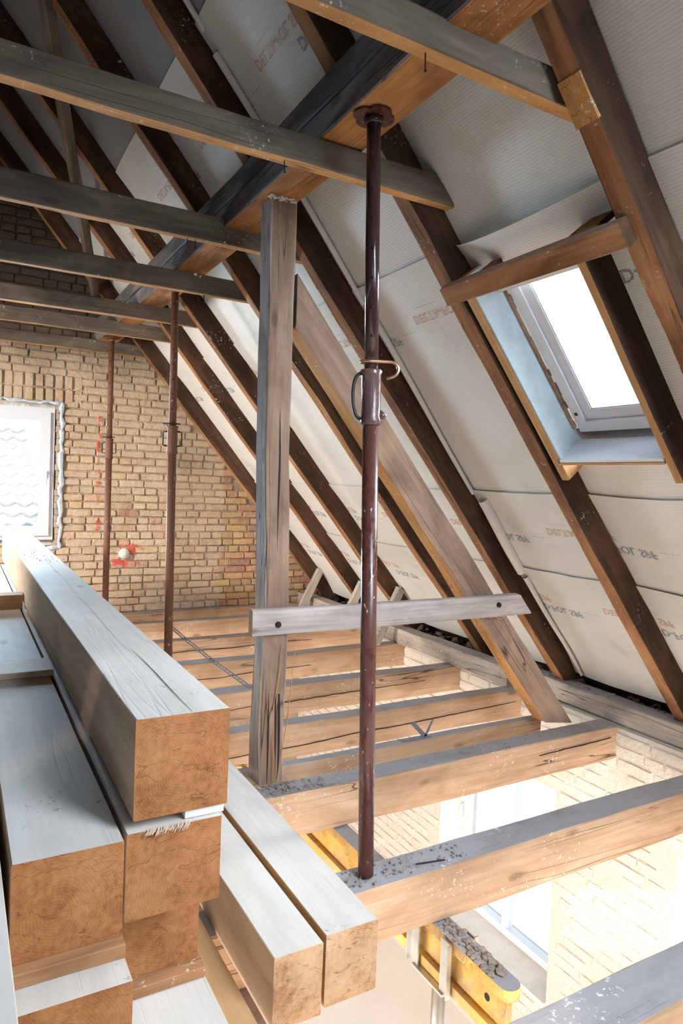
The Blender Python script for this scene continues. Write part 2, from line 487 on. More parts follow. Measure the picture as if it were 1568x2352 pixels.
def brick_mesh(seed, L=1, Hh=1, D=1):
    r = random.Random(seed)
    j = lambda a: r.uniform(-a, a)
    v = []
    for (x, z) in ((-.5, -.5), (.5, -.5), (.5, .5), (-.5, .5)):
        v.append((x, .5, z))
    for (x, z) in ((-.5, -.5), (.5, -.5), (.5, .5), (-.5, .5)):
        v.append((x + j(.015), -.28, z + j(.04)))
    for (x, z) in ((-.47, -.40), (0, -.44), (.47, -.40), (.485, 0), (.47, .40), (0, .44), (-.47, .40), (-.485, 0)):
        v.append((x + j(.02), -.5 + j(.05), z + j(.05)))
    v.append((j(.1), -.5 - abs(j(.05)), j(.1)))
    f = [(0, 1, 5, 4), (1, 2, 6, 5), (2, 3, 7, 6), (3, 0, 4, 7), (4, 5, 10, 9, 8), (5, 6, 12, 11, 10), (6, 7, 14, 13, 12), (7, 4, 8, 15, 14)]
    for k in range(8):
        f.append((8 + k, 8 + (k + 1) % 8, 16))
    me = bpy.data.meshes.new('brick'); me.from_pydata(v, [], f)
    return me
BR = [brick_mesh(i) for i in range(10)]
for b in BR: b.materials.append(M['brick'])
BW = [b.copy() for b in BR]
for b in BW: b.materials.clear(); b.materials.append(M['brick_w'])

PAL = [(.60, .44, .25), (.64, .49, .29), (.55, .37, .20), (.50, .30, .17), (.62, .42, .19), (.56, .44, .32), (.44, .25, .15), (.60, .47, .33)]
PALR = [(.55, .30, .10), (.50, .21, .08), (.34, .10, .06), (.60, .38, .12), (.48, .30, .14), (.55, .24, .09)]

def project(p):
    v = Vector(p) - EYE; z = v.dot(F)
    if z <= .05: return None
    return (784 + 1568 * v.dot(Rv) / z, 1176 - 1568 * v.dot(Uv) / z)
def in_view(p, mg=20):
    q = project(p)
    return q is not None and -mg < q[0] < 1568 + mg and -mg < q[1] < 2352 + mg

cand = []
zc = -0.36; row = 0
rr = random.Random(3)
while zc < 5.0:
    x = -4.2 + (row % 2) * .062
    stretch = (row % 2 == 0)
    while x < 3.9:
        L = rr.choice([.235, .24, .225]) if (stretch if rr.random() < .8 else not stretch) else rr.choice([.11, .12, .115])
        cx = x + L / 2
        zt = zc + .035
        ok = (XO - cx) * T > zt + .10 and (cx - L / 2 - xl) * T > zt
        in_z = oz0 - .03 < zt < oz1 + .02
        if in_z and ox1 - .0 < cx + L / 2 and cx - L / 2 < ox1 + .008:
            e1 = cx + L / 2; e0 = ox1 + .008
            in_op = e1 - e0 < .03
            cand_c = (e0 + e1) / 2, e1 - e0
            if not in_op and ok:
                cand.append((cand_c[0], zt, cand_c[1], .064, 0))
            x += L + .011
            continue
        in_op = in_z and ox0 - .02 < cx + L * .4 and cx - L * .4 < ox1
        arch = ox0 - .1 < cx < ox1 + .12 and oz1 <= zt < oz1 + .27
        if ok and not in_op and not arch:
            cand.append((cx, zt, L, .064, 0))
        x += L + .011
    zc += .0755; row += 1
xa = ox0 - .1
while xa < ox1 + .1:
    cand.append((xa + .035, oz1 + .065, .066, .125, 1)); cand.append((xa + .035, oz1 + .20, .066, .125, 1))
    xa += .088
def vis(c):
    q = project((c[0], YB, c[1]))
    if q is None: return False
    u, w = q
    return 0 <= u <= 740 and 780 <= w <= 1440 and c[0] > .30 and -.08 < c[1] < 2.62 and not (u < 480 and w > 1215 + 1.05 * u)
cand.sort(key=lambda c: not vis(c))
nb = 0
stuffv = []; stufff = []
for (cx, cz, L, Hh, ar) in cand:
    right = cx > 2.53
    rr2 = random.Random(int(cx * 1000) * 31 + int(cz * 1000))
    pal = PALR if right else PAL
    if not right and rr2.random() < .14: pal = PALR
    colr = rr2.choice(pal); kk = rr2.uniform(.72, 1.12); colr = tuple(q * kk for q in colr)
    cx += rr2.uniform(-.004, .004); L *= rr2.uniform(.95, 1.02)
    dy = rr2.uniform(-.009, .007)
    if nb < 300 and vis((cx, cz)):
        o = bpy.data.objects.new('brick', rr2.choice(BR)); link(o)
        o.scale = (L, .05, Hh * rr2.uniform(.93, 1.06)); o.location = (cx, YB + .02 + dy, cz)
        o.rotation_euler = (rr2.uniform(-.03, .03), rr2.uniform(-.022, .022), rr2.uniform(-.02, .02))
        o.color = (*colr, 1); o.parent = wb
        nb += 1
    elif cz > -.1 and in_view((cx, YB, cz), 200):
        me = rr2.choice(BR); b = len(stuffv)
        for q in me.vertices:
            stuffv.append((cx + q.co.x * L, YB + .02 + dy + q.co.y * .05, cz + q.co.z * Hh))
        for p in me.polygons: stufff.append([b + i for i in p.vertices])
sb = mesh_obj('distant_bricks', stuffv, stufff, M['brick'], wb)
sb.color = (.50, .36, .22, 1); sb['kind'] = 'stuff'

# red spray mark and plaster plug on the gable
o = MB().tube([(1.50, YB + .02, .625), (1.50, YB - .045, .622)], [.062, .05], 12).build('plaster_plug', M['white_stone'], wb, True)
t = NT('red_spray', .8, .1)
al = t.ramp(t.noise(t.coord(), 14, 5, .7), [(.42, 0.0), (.60, .8)])
t.set(t.b.inputs['Alpha'], al); M['spray'] = t.out((.80, .07, .05))
sp = MB()
for cx, cz, rx, rz in ((1.56, .675, .12, .05), (1.50, .53, .13, .05)):
    b = len(sp.v)
    for k in range(16):
        a = 2 * pi * k / 16; q = 1 + .25 * sin(5 * a + cx)
        sp.v.append(Vector((cx + rx * q * cos(a), YB - .019, cz + rz * q * sin(a))))
    sp.f.append([b + k for k in range(16)][::-1]); sp.m.append(0)
sp.build('spray_mark', M['spray'], wb)
o = MB()
for k in range(9):
    z = 1.9 - k * .13
    o.box((1.222 + .012 * sin(k * 2.1), YB - .0195, z), (1.238 + .012 * sin(k * 1.7), YB - .0190, z + .10))
o.build('spray_line', M['spray'], wb)

# ---- gable window
wn = empty('window_1', (.38, 7.26, .78)); wn['kind'] = 'structure'
tag(wn, 'white plastic window in the gable wall with a lever handle')
def wpart(mb, name, mat):
    o = mb.build(name, mat); child_world(o, wn); return o
bpy.context.view_layer.update()
def ringframe(x0, x1, z0, z1, w, y0, y1):
    return MB().box((x0, y0, z0), (x0 + w, y1, z1)).box((x1 - w, y0, z0), (x1, y1, z1)).box((x0 + w, y0, z0), (x1 - w, y1, z0 + w)).box((x0 + w, y0, z1 - w), (x1 - w, y1, z1))
wpart(ringframe(-.10, .83, .76, 2.045, .05, 7.24, 7.31), 'window_frame', M['pvc'])
wpart(ringframe(-.16, .92, .66, 2.13, .115, 7.312, 7.36), 'packing_strip', M['mortar'])
sash = wpart(ringframe(-.062, .79, .80, 2.005, .088, 7.215, 7.285), 'sash', M['pvc'])
o = wpart(ringframe(.02, .71, .882, 1.925, .012, 7.222, 7.232), 'glazing_bead', M['pvc'])
o = wpart(MB().box((.02, 7.25, .88), (.71, 7.256, 1.93)), 'pane', M['glass'])
h = MB().box((.742, 7.205, 1.36), (.768, 7.216, 1.44)).tube([(.755, 7.205, 1.42), (.755, 7.175, 1.42)], .009, 8).tube([(.755, 7.175, 1.425), (.755, 7.172, 1.30)], [.010, .008], 8)
wpart(h, 'handle', M['lining_w'])
# rough plaster edge around the opening
ed = MB()
def jag(p, q, n, r):
    pts = []; rs = []
    for i in range(n + 1):
        s = i / n
        pts.append(Vector(p).lerp(Vector(q), s) + Vector((RNG.uniform(-.012, .012), RNG.uniform(-.006, .006), RNG.uniform(-.012, .012))))
        rs.append(r * RNG.uniform(.4, 1.25))
    ed.tube(pts, rs, 7)
jag((.885, YB - .005, oz0 - .02), (.885, YB - .005, oz1), 34, .026)
jag((.60, YB - .005, oz0 - .015), (.885, YB - .005, oz0 - .02), 9, .022)
jag((ox0, YB - .005, oz1 + .005), (.885, YB - .005, oz1 - .01), 26, .016)
o = ed.build('rough_plaster_edge', M['foam'], None); child_world(o, wn)
ed = MB()
for i in range(22):
    z = oz0 + i * .062
    ed.box((.842 + RNG.uniform(-.005, .008), YB + .02, z), (.895, YB + .13, z + .058))
o = ed.build('rough_reveal', M['mortar'], None); child_world(o, wn); o.color = (.35, .30, .28, 1)

# neighbour's roof outside the gable window
nr = MB()
NX, NZ = 120, 13
rows_ = []
for j in range(NZ):
    for e in (0, 1):
        b = (j + e) / NZ
        for i in range(NX + 1):
            a = i / NX
            nr.v.append(Vector((-3.5 + a * 7.0 - b, 12.6 + b * 3.0 + (.05 if e else -.03), .1 + b * 2.3 + .035 * sin(i * 2 * pi / 5) + (0 if e else .05))))
for j in range(2 * NZ - 1):
    for i in range(NX):
        q = j * (NX + 1) + i
        nr.f.append([q, q + 1, q + NX + 2, q + NX + 1]); nr.m.append(0)
o = nr.build('neighbour_roof', M['tile'])
tag(o, 'pale tiled roof of the neighbouring house outside the gable window', 'roof')

# ---- lower storey: floor, right wall with windows
FZ = -2.75
o = MB().box((-6, -5, FZ - .1), (3.95, YB + .36, FZ)).build('floor', M['floor'])
tag(o, 'white dusty floor of the storey below', kind='structure')

wr = MB()
XW = 3.56; XT = 3.96
def wr_box(y0, y1, z0, z1): wr.box((XW + .001, y0, z0), (XT, y1, z1))
w1 = (3.20, 4.43); w2 = (1.20, 2.31); wz = (-2.08, -.60)
wr_box(-5, YB + .01, FZ, wz[0]); wr_box(-5, YB + .01, wz[1], -.012)
wr_box(-5, w2[0], *wz); wr_box(w2[1], w1[0], *wz); wr_box(w1[1], YB + .01, *wz)
wrr = wr.build('wall_right', M['mortar_w'])
wrr.color = (.66, .56, .46, 1)
tag(wrr, 'limewashed brick outer wall below the eaves, seen between the joists', kind='structure')
PALW = [(.74, .64, .53), (.70, .57, .45), (.76, .68, .58), (.68, .50, .36), (.62, .42, .28)]
zc = -2.6; row = 0; nb = 0
sv = []; sf = []
cw = []
while zc < -.05:
    y = .6 + (row % 2) * .07
    while y < 6.9:
        L = rr.choice([.24, .235, .12])
        cy = y + L / 2; cz = zc + .034
        hit = any(a - .02 < cy + L * .45 and cy - L * .45 < b + .02 and wz[0] - .03 < cz < wz[1] + .02 for a, b in (w1, w2))
        chase = 2.72 < cy < 2.84 and (int(row) % 4 in (0, 1)) and cz > -2.3
        if not hit and not chase and cz < -.05: cw.append((cy, cz, L))
        y += L + .012
    zc += .078; row += 1
def visw(c):
    q = project((XW, c[0], c[1]))
    if q is None: return False
    u, w = q
    if not (850 <= u <= 1600 and 1440 <= w <= 2400): return False
    return True
cw.sort(key=lambda c: (not visw(c), abs(c[0] - 2.6)))
for (cy, cz, L) in cw:
    r2 = random.Random(int(cy * 997) * 13 + int(cz * 991))
    colr = PALW[r2.choice([0, 0, 1, 2, 2, 3, 4] if cz < -.25 else [0, 1, 2])]
    if nb < 300 and visw((cy, cz)):
        o = bpy.data.objects.new('brick', r2.choice(BW)); link(o)
        o.rotation_euler = (0, 0, pi / 2 + pi)
        o.scale = (L, .05, .066 * r2.uniform(.93, 1.05)); o.location = (XW + .018 + r2.uniform(-.005, .005), cy, cz)
        o.color = (*colr, 1); o.parent = wrr
        nb += 1
    elif in_view((XW, cy, cz), 150):
        me = r2.choice(BW); b = len(sv)
        for q in me.vertices: sv.append((XW + .018 + q.co.y * .05, cy - q.co.x * L, cz + q.co.z * .066))
        for p in me.polygons: sf.append([b + i for i in p.vertices])
if sv:
    sb = mesh_obj('distant_bricks', sv, sf, M['brick_w'], wrr); sb.color = (.70, .60, .5, 1); sb['kind'] = 'stuff'
for n, (a, b), lab in ((2, w1, 'tall white window of the lower storey seen behind the prop'), (3, w2, 'white window of the lower storey at the right edge')):
    wn = empty('window_%d' % n, (3.83, (a + b) / 2, wz[0])); tag(wn, lab, kind='structure')
    bpy.context.view_layer.update()
    fr = MB(); w = .06; x0, x1 = 3.80, 3.87
    fr.box((x0, a, wz[0]), (x1, a + w, wz[1])).box((x0, b - w, wz[0]), (x1, b, wz[1])).box((x0, a + w, wz[0]), (x1, b - w, wz[0] + w)).box((x0, a + w, wz[1] - w), (x1, b - w, wz[1]))
    wpart(fr, 'window_frame', M['pvc'])
    wpart(MB().box((x0 - .01, (a + b) / 2 + .04, wz[0] + w), (x1, (a + b) / 2 + .08, wz[1] - w)), 'mullion', M['pvc'])
    wpart(MB().box((3.83, a + w, wz[0] + w), (3.836, b - w, wz[1] - w)), 'pane', M['glass'])
    wpart(MB().box((XW - .02, a, wz[0] - .03), (3.80, b, wz[0] + .004)), 'sill', M['plaster'])
    wpart(MB().box((XW + .004, b - .012, wz[0] + .004), (3.80, b + .006, wz[1])), 'reveal', M['plaster'])
    h = MB().tube([(3.80, b - .03, -1.25), (3.76, b - .03, -1.25), (3.76, b - .03, -1.38)], .009, 7)
    wpart(h, 'handle', M['pvc'])

# unseen boarding added under the joists to block light rising from below
o = MB().box((-4.6, -2.6, -.25), (-.6, YB, -.225)).box((-.6, -2.6, -.25), (3.55, .35, -.225)).build('light_block_boarding', M['dusk'])
tag(o, 'added dark boarding under the joists, blocking light from below', kind='structure')

# ---- roof: underlay sheets
rafters = [(0.53, .62), (1.44, 1.53), (2.36, 2.45), (3.27, 3.36), (4.11, 4.20), (5.11, 5.20), (5.86, 5.95), (6.78, 6.87)]
edges = [-.4] + [sum(r) / 2 for r in rafters] + [YB]
def sag(y):
    for a, b in zip(edges[:-1], edges[1:]):
        if a <= y <= b:
            return max(0.0, sin(pi * (y - a) / (b - a)))
    return 0
def surf(y, u, top=None, lift=0.0):
    """point of the underlay at distance u up the slope; sags inwards between rafters"""
    s = .022 * sag(y) ** .8
    s += .008 * noise.noise(Vector((y * 2.2, u * .7, 3))) * sag(y) + .003 * noise.noise(Vector((y * 9, u * 2, 5))) * sag(y)
    if u < .55: s += (.55 - u) ** 2 * .35
    if top:
        d = top - u
        if d < .22:
            q = (.22 - d) / .22
            s += .011 * q
            if 1.53 < y < 2.36 and abs(top - 3.24) < .1:
                a = (y - 1.53) / .83
                s += q * q * (.075 * sin(pi * a ** 1.5) ** .7 + .015) if a < 1 else 0
    s += lift
    return Vector((XO - u * CS - s * SN, y, u * SN - s * CS))
und = empty('ceiling', (XO, 3, 0)); und['kind'] = 'structure'
tag(und, 'printed roof underlay membrane behind the rafters')
bpy.context.view_layer.update()
SKY_Y = (1.745, 2.33); UZ0, UZ1 = 1.60 / SN, 2.28 / SN
cuts = [.26, 1.19, 1.81, 3.19, 4.61, 6.0, 6.75]
sheets = []
for ci in range(len(cuts) - 1):
    u0, u1 = cuts[ci], cuts[ci + 1] + (.05 if ci < len(cuts) - 2 else 0)
    ys = []
    y = -.4
    while y < YB - .001:
        ys.append(y); y += .055
    ys += [YB] + [SKY_Y[0], SKY_Y[1]]
    ys = sorted(set(round(q, 4) for q in ys))
    us = [u0 + (u1 - u0) * i / 16 for i in range(17)]
    for q in (UZ0, UZ1):
        if u0 < q < u1: us.append(q)
    us = sorted(us)
    v = [surf(y, u, u1) for u in us for y in ys]
    uvs = [(y, u) for u in us for y in ys]
    f = []
    ny = len(ys)
    for i in range(len(us) - 1):
        for j in range(ny - 1):
            ym = (ys[j] + ys[j + 1]) / 2; um = (us[i] + us[i + 1]) / 2
            if SKY_Y[0] < ym < SKY_Y[1] and UZ0 < um < UZ1: continue
            f.append([i * ny + j, i * ny + j + 1, (i + 1) * ny + j + 1, (i + 1) * ny + j])
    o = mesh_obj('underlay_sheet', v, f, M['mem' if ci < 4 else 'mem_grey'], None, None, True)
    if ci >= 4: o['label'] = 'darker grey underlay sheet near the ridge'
    uvl = o.data.uv_layers.new(name='UVMap')
    for lp in o.data.loops:
        uvl.data[lp.index].uv = uvs[lp.vertex_index]
    child_world(o, und)
    sheets.append((o, u0, u1))

# printing on the sheets
def text_mesh(s, size):
    cu = bpy.data.curves.new('txt', 'FONT'); cu.body = s; cu.size = size; cu.align_x = 'LEFT'; cu.align_y = 'CENTER'
    cu.offset = size * .018; cu.resolution_u = 2
    ob = bpy.data.objects.new('txt', cu); COL.objects.link(ob)
    bpy.context.view_layer.update()
    dg = bpy.context.evaluated_depsgraph_get()
    me = bpy.data.meshes.new_from_object(ob.evaluated_get(dg))
    v = [q.co.copy() for q in me.vertices]; f = [list(p.vertices) for p in me.polygons]
    bpy.data.objects.remove(ob); bpy.data.curves.remove(cu); bpy.data.meshes.remove(me)
    return v, f
TXT = {'b': text_mesh('D-FOL SPF', .072), 'o': text_mesh('DELTA-FOL SPF', .066), 's': text_mesh('- -- --- -- - ---- -- --- - -- ---', .017), 'c': text_mesh('-- --- - -- ----', .022)}
def put_text(key, ycen, u, sheet, mat):
    o0, u0, u1 = sheet
    v, f = TXT[key]
    # letters run towards -Y and stand with their tops down the slope (print of the other side showing through)
    pts = []
    keep = True
    for q in v:
        yy = ycen - q.x; uu = u - q.y
        pts.append(surf(yy, min(max(uu, u0), u1), u1, .0035))
    yA = ycen; yB = ycen - max(q.x for q in v)
    if SKY_Y[0] - .02 < yA and yB < SKY_Y[1] + .02 and UZ0 - .05 < u < UZ1 + .05: return
    o = mesh_obj('printed_text', pts, f, M[mat])
    o.parent = o0; o.matrix_local = Matrix.Identity(4)
rows = [(0, .98), (1, 1.58), (2, 2.98), (3, 4.32)]
for ci, ub in rows:
    y = 7.0 + ci * .1
    while y > 1.0:
        put_text('o', y, ub, sheets[ci], 'ink_orange')
        put_text('b', y - .34, ub - .085, sheets[ci], 'ink_blue')
        put_text('s', y - .05, ub + .055, sheets[ci], 'ink_blue')
        put_text('c', y - .70, ub - .06, sheets[ci], 'ink_blue')
        y -= .86
# rolled-in sheet edge beside the third rafter
for (ua, ubb, yy, r0, r1) in ((.28, 1.16, 3.215, .010, .018), (1.20, 1.80, 3.20, .030, .034), (1.84, 3.10, 3.225, .012, .018), (3.15, 4.5, 3.225, .014, .018), (4.6, 5.7, 3.225, .014, .018)):
    pts = []; rs = []
    for i in range(13):
        s = i / 12; u = ua + (ubb - ua) * s
        p = surf(3.2, u) ; p.y = yy + .02 * sin(s * 3 + ua) - .03 * (1 - s) * (1 if ua < 1 else 0)
        p += Vector((-SN, 0, -CS)) * (.018)
        pts.append(p); rs.append(r0 + (r1 - r0) * s)
    o = MB().tube(pts, rs, 12, cap=False).build('rolled_sheet_edge', M['mem'], None, True)
    child_world(o, und)
# outer deck over the right slope, and the other slope
d = MB()
def deck(y0, y1, u0, u1, off=.05):
    q = [surf(y, u, None, -off) for (y, u) in ((y0, u0), (y1, u0), (y1, u1), (y0, u1))]
    n = Vector((SN, 0, CS)) * .03
    b = len(d.v)
    def pt(y, u, o): return Vector((XO - u * CS + (off + o) * SN, y, u * SN + (off + o) * CS))
    d.v += [pt(y0, u0, 0), pt(y1, u0, 0), pt(y1, u1, 0), pt(y0, u1, 0), pt(y0, u0, .03), pt(y1, u0, .03), pt(y1, u1, .03), pt(y0, u1, .03)]
    for g in ((0, 1, 2, 3), (7, 6, 5, 4), (0, 4, 5, 1), (1, 5, 6, 2), (2, 6, 7, 3), (3, 7, 4, 0)):
        d.f.append([b + i for i in g]); d.m.append(0)
deck(-2.6, YB + .36, -.3, UZ0 - .04); deck(-2.6, YB + .36, UZ1 + .04, 6.78)
deck(-2.6, SKY_Y[0] - .03, UZ0 - .04, UZ1 + .04); deck(SKY_Y[1] + .03, YB + .36, UZ0 - .04, UZ1 + .04)
o = d.build('roof_deck_right', M['dusk']); tag(o, 'outer roof skin above the underlay', kind='structure')
d = MB()
xe = 2 * RIDGE - XO
for (y0, y1) in ((-2.6, YB + .36),):
    d.prism([(xe, 0), (RIDGE, ridge_z + .06), (RIDGE, ridge_z + .12), (xe - .05, .05)], 1, y0, y1)
o = d.build('roof_slope_left', M['dusk']); tag(o, 'far slope of the roof beyond the ridge', kind='structure')

# unseen gable wall added behind the photographer to hold back sky light, two openings
d = MB(); yw0, yw1 = -2.75, -2.6
zl, zh = .75, 2.05
def xr_(z): return XO - z / T
d.prism([(xe, -.25), (XO, -.25), (XO, 0), (xr_(zl), zl), (2 * RIDGE - xr_(zl), zl), (xe, 0)], 1, yw0, yw1)
d.prism([(2 * RIDGE - xr_(zh), zh), (xr_(zh), zh), (RIDGE, ridge_z)], 1, yw0, yw1)
d.prism([(2 * RIDGE - xr_(zl), zl), (-1.7, zl), (-1.7, zh), (2 * RIDGE - xr_(zh), zh)], 1, yw0, yw1)
d.prism([(-.5, zl), (.5, zl), (.5, zh), (-.5, zh)], 1, yw0, yw1)
d.prism([(1.7, zl), (xr_(zl), zl), (xr_(zh), zh), (1.7, zh)], 1, yw0, yw1)
o = d.build('wall_front', M['mortar']); o.color = (.4, .32, .25, 1)
tag(o, 'added gable wall behind the viewpoint with two window openings', kind='structure')

# eaves shelf behind the wall plate
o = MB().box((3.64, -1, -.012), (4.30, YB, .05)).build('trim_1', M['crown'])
tag(o, 'dark dusty masonry crown under the eaves', kind='structure')

# ================================================================ TIMBER FRAME
names_r = ['nearest rafter at the right edge of the view', 'dark rafter right of the skylight with a pale bare patch',
           'dark rafter left of the skylight carrying the left end of the header', 'rafter with a rolled membrane edge beside it',
           'rafter crossing close behind the slanted strut, left of the one with the rolled edge', 'rafter whose foot stands beside the nearest short eaves prop',
           'rafter whose foot meets the middle short eaves prop, second from the gable', 'last rafter, lying against the brick gable wall']
for i, (y0, y1) in enumerate(rafters):
    if i == 0: continue
    zf = .075
    pb = onslope((y0 + y1) / 2, z=zf); pt = onslope((y0 + y1) / 2, x=RIDGE + .02)
    n = Vector((SN, 0, CS)) * .07
    o = beam('rafter', pb + n, pt + n, y1 - y0, .138, ('rafter', 'rafter_under', 'rafter', 'end_old'), side=(0, 1, 0), seed=i * 7 + 1, wob=.008, wane=.012)
    tag(o, names_r[i], 'rafter', 'rafters of the right roof slope')
    bpy.context.view_layer.update()
    # opposite slope
    pb2 = Vector((2 * RIDGE - pb.x - n.x, pb.y, pb.z + n.z)); pt2 = Vector((2 * RIDGE - pt.x - n.x, pt.y, pt.z + n.z))

# pale patch on the rafter right of the skylight: an old lap recess
rf = [o for o in bpy.data.objects if o.get('label') == names_r[1]][0]
bpy.context.view_layer.update()
q = MB(); a = onslope(1.443, x=1.55); b_ = onslope(1.443, x=1.64); n = Vector((-SN, 0, -CS)) * .011
q.v = [a + n, a + n + Vector((0, .082, 0)), b_ + n + Vector((0, .082, 0)), b_ + n, a - n * .4, a - n * .4 + Vector((0, .082, 0)), b_ - n * .4 + Vector((0, .082, 0)), b_ - n * .4]
q.f = [[0, 1, 2, 3], [7, 6, 5, 4], [0, 4, 5, 1], [1, 5, 6, 2], [2, 6, 7, 3], [3, 7, 4, 0]]; q.m = [0] * 6
q = q.build('bare_patch', M['collar_under']); child_world(q, rf)
# collars
cl = [  # front y, back y, z bottom, z top, right end x, label
    (1.55, 1.61, 2.600, 2.700, 1.80, 'nearest collar beam, crossing the top right of the view'),
    (2.296, 2.36, 2.583, 2.688, 1.735, 'long collar beam in front of the steel prop with a slanted free end'),
    (3.362, 3.42, 2.605, 2.735, 1.66, 'collar beam that ends behind the bleached post'),
    (4.202, 4.26, 2.570, 2.685, 1.70, 'collar beam over the head of the left rusty prop'),
    (5.202, 5.27, 2.582, 2.690, 1.69, 'narrow collar beam, third from the gable wall'),
    (5.952, 6.01, 2.59, 2.705, 1.68, 'collar beam, second from the gable wall'),
    (6.872, 6.93, 2.592, 2.70, 1.66, 'last collar beam, right in front of the brick gable')]
collars = []
for i, (ya, yb, z0, z1, xr, lab) in enumerate(cl):
    o = beam('collar_beam', (-2.45, (ya + yb) / 2, (z0 + z1) / 2), (xr, (ya + yb) / 2, (z0 + z1) / 2), yb - ya, z1 - z0,
             ('collar', 'collar_under', 'collar', 'end_old'), seed=i * 3 + 100, wob=.006, cut1=(.11 if i == 1 else .03))
    tag(o, lab, 'beam', 'collar beams across the attic')
    collars.append(o)
bpy.context.view_layer.update()
for ci, xs in ((0, (1.10,)), (2, (.98, 1.02, 1.45)), (3, (1.30, 1.335, 1.34)), (1, (1.02,)), (6, (1.0,))):
    for x in xs:
        nail(collars[ci], (x, cl[ci][0] + .03, cl[ci][2] + .005), (.05, 0, -1), .045)

# purlin: two beams on top of each other
o = tbox('purlin', (1.15, .35, 2.692), (1.335, YB, 2.798), ('purlin', 'purlin_under', 'purlin', 'end_old'), 'y', seed=41, wob=.005)
tag(o, 'thick roof purlin with an orange underside resting on post and props', 'beam')
o = tbox('purlin', (1.155, .35, 2.808), (1.305, YB, 2.918), ('purlin', 'purlin', 'purlin', 'end_old'), 'y', seed=42, wob=.008)
tag(o, 'second grey beam lying on top of the purlin', 'beam')
# wind brace under the upper rafters
o = beam('wind_brace', onslope(3.55, x=.22, X0=3.725) , onslope(7.05, x=1.17, X0=3.725), .085, .045, ('collar', 'collar', 'collar', 'end_old'), side=(0, .7, -.5), seed=50)
tag(o, 'diagonal wind brace nailed under the upper rafters, top left', 'brace')

# bleached post
post = empty('timber_post', (1.305, 2.945, 0))
tag(post, 'bleached square timber post with deep splits standing on a joist', 'post')
bpy.context.view_layer.update()
beam('shaft', (1.308, 2.945, .002), (1.275, 2.945, 2.69), .128, .118, ('post', 'strut', 'post', 'end_old'), side=(1, 0, 0), seed=61, wob=.009, cham=.008, parent=post, wane=.02)
v = MB()
for k, (x, z0, z1, w) in enumerate(((1.32, .05, 1.05, .004), (1.338, .02, .62, .005), (1.31, 1.1, 1.75, .0035), (1.285, .0, .45, .003))):
    n = 14
    b = len(v.v)
    for i in range(n + 1):
        s = i / n; z = z0 + (z1 - z0) * s; ww = w * sin(pi * s) + .0005
        xx = x - .012 * z + .006 * noise.noise(Vector((z * 3, k, 0)))
        yf = 2.8845
        v.v += [Vector((xx - ww, yf, z)), Vector((xx + ww, yf, z))]
    for i in range(n):
        v.f.append([b + 2 * i, b + 2 * i + 1, b + 2 * i + 3, b + 2 * i + 2]); v.m.append(0)
o = v.build('split', M['nail']); child_world(o, post)
for (xa, za, xb, zb) in ((1.40, .62, 1.335, .02), (1.21, .60, 1.235, .28), (1.30, .24, 1.31, -.0), (1.33, .66, 1.30, .36)):
    o = MB().tube([(xa, 2.872, za), ((xa + xb) / 2 + .004, 2.866, (za + zb) / 2), (xb, 2.88, zb)], [.0012, .003, .0015], 5).build('splinter', M['new_orange']); child_world(o, post)
o = tbox('sill_block', (1.13, 2.89, -.16), (1.40, 3.045, -.002), ('joist', 'joist', 'joist', 'end_pale'), 'x', seed=63)
tag(o, 'short wooden block under the foot of the bleached post', 'block')

# strut
d0 = Vector((3.175, 2.945, .06)); ang = radians(50.3)
o = beam('strut', d0 + Vector((cos(ang), 0, -sin(ang))) * .05, (1.352, 2.945, .06 + (3.175 - 1.352) * tan(ang)), .115, .155, ('strut', 'collar_under', 'strut', 'end_old'), side=(0, 1, 0), seed=71, wob=.008, cut0=-.17, cut1=-.187, wane=.015)
tag(o, 'thick slanted strut rising from a joist to the bleached post', 'strut')
strut = o
# horizontal tie board
o = beam('tie_board', (1.165, 2.856, .777), (2.83, 2.856, .777), .045, .118, ('post', 'post', 'post', 'end_old'), seed=73, wob=.005, cut1=.10)
tag(o, 'horizontal tie board bolted across post and strut', 'board')
tie = o
bpy.context.view_layer.update()
for (x, z) in ((1.29, .765), (2.62, .785)):
    q = MB().tube([(x, 2.840, z), (x, 2.822, z)], [.017, .013], 6).tube([(x, 2.842, z), (x, 2.836, z)], .024, 12)
    q = q.build('bolt', M['nail']); child_world(q, tie)
q = MB()
for i in range(16):
    x = 2.42 + i * .018; a = RNG.uniform(-.5, .5)
    q.tube([(x, 2.85, .722), (x + .05, 2.835, .722 + .012 * a), (x + .09 * RNG.random(), 2.83, .722 + .05 * a)], [.003, .002, .0008], 4)
q = q.build('splintered_edge', M['new']); q['kind'] = 'stuff'; child_world(q, tie)

# wall plate in two lengths
o = tbox('wall_plate', (3.60, -1, .0), (3.745, 3.62, .125), ('plate', 'plate', 'joist_top', 'end_old'), 'y', seed=81, wob=.006)
tag(o, 'near length of the dusty wall plate along the eaves', 'beam')
o = tbox('wall_plate', (3.485, 3.64, .0), (3.625, YB, .135), ('plate', 'plate', 'joist_top', 'end_old'), 'y', seed=82, wob=.006)
tag(o, 'far length of the wall plate, set further in, past the slanted strut', 'beam')

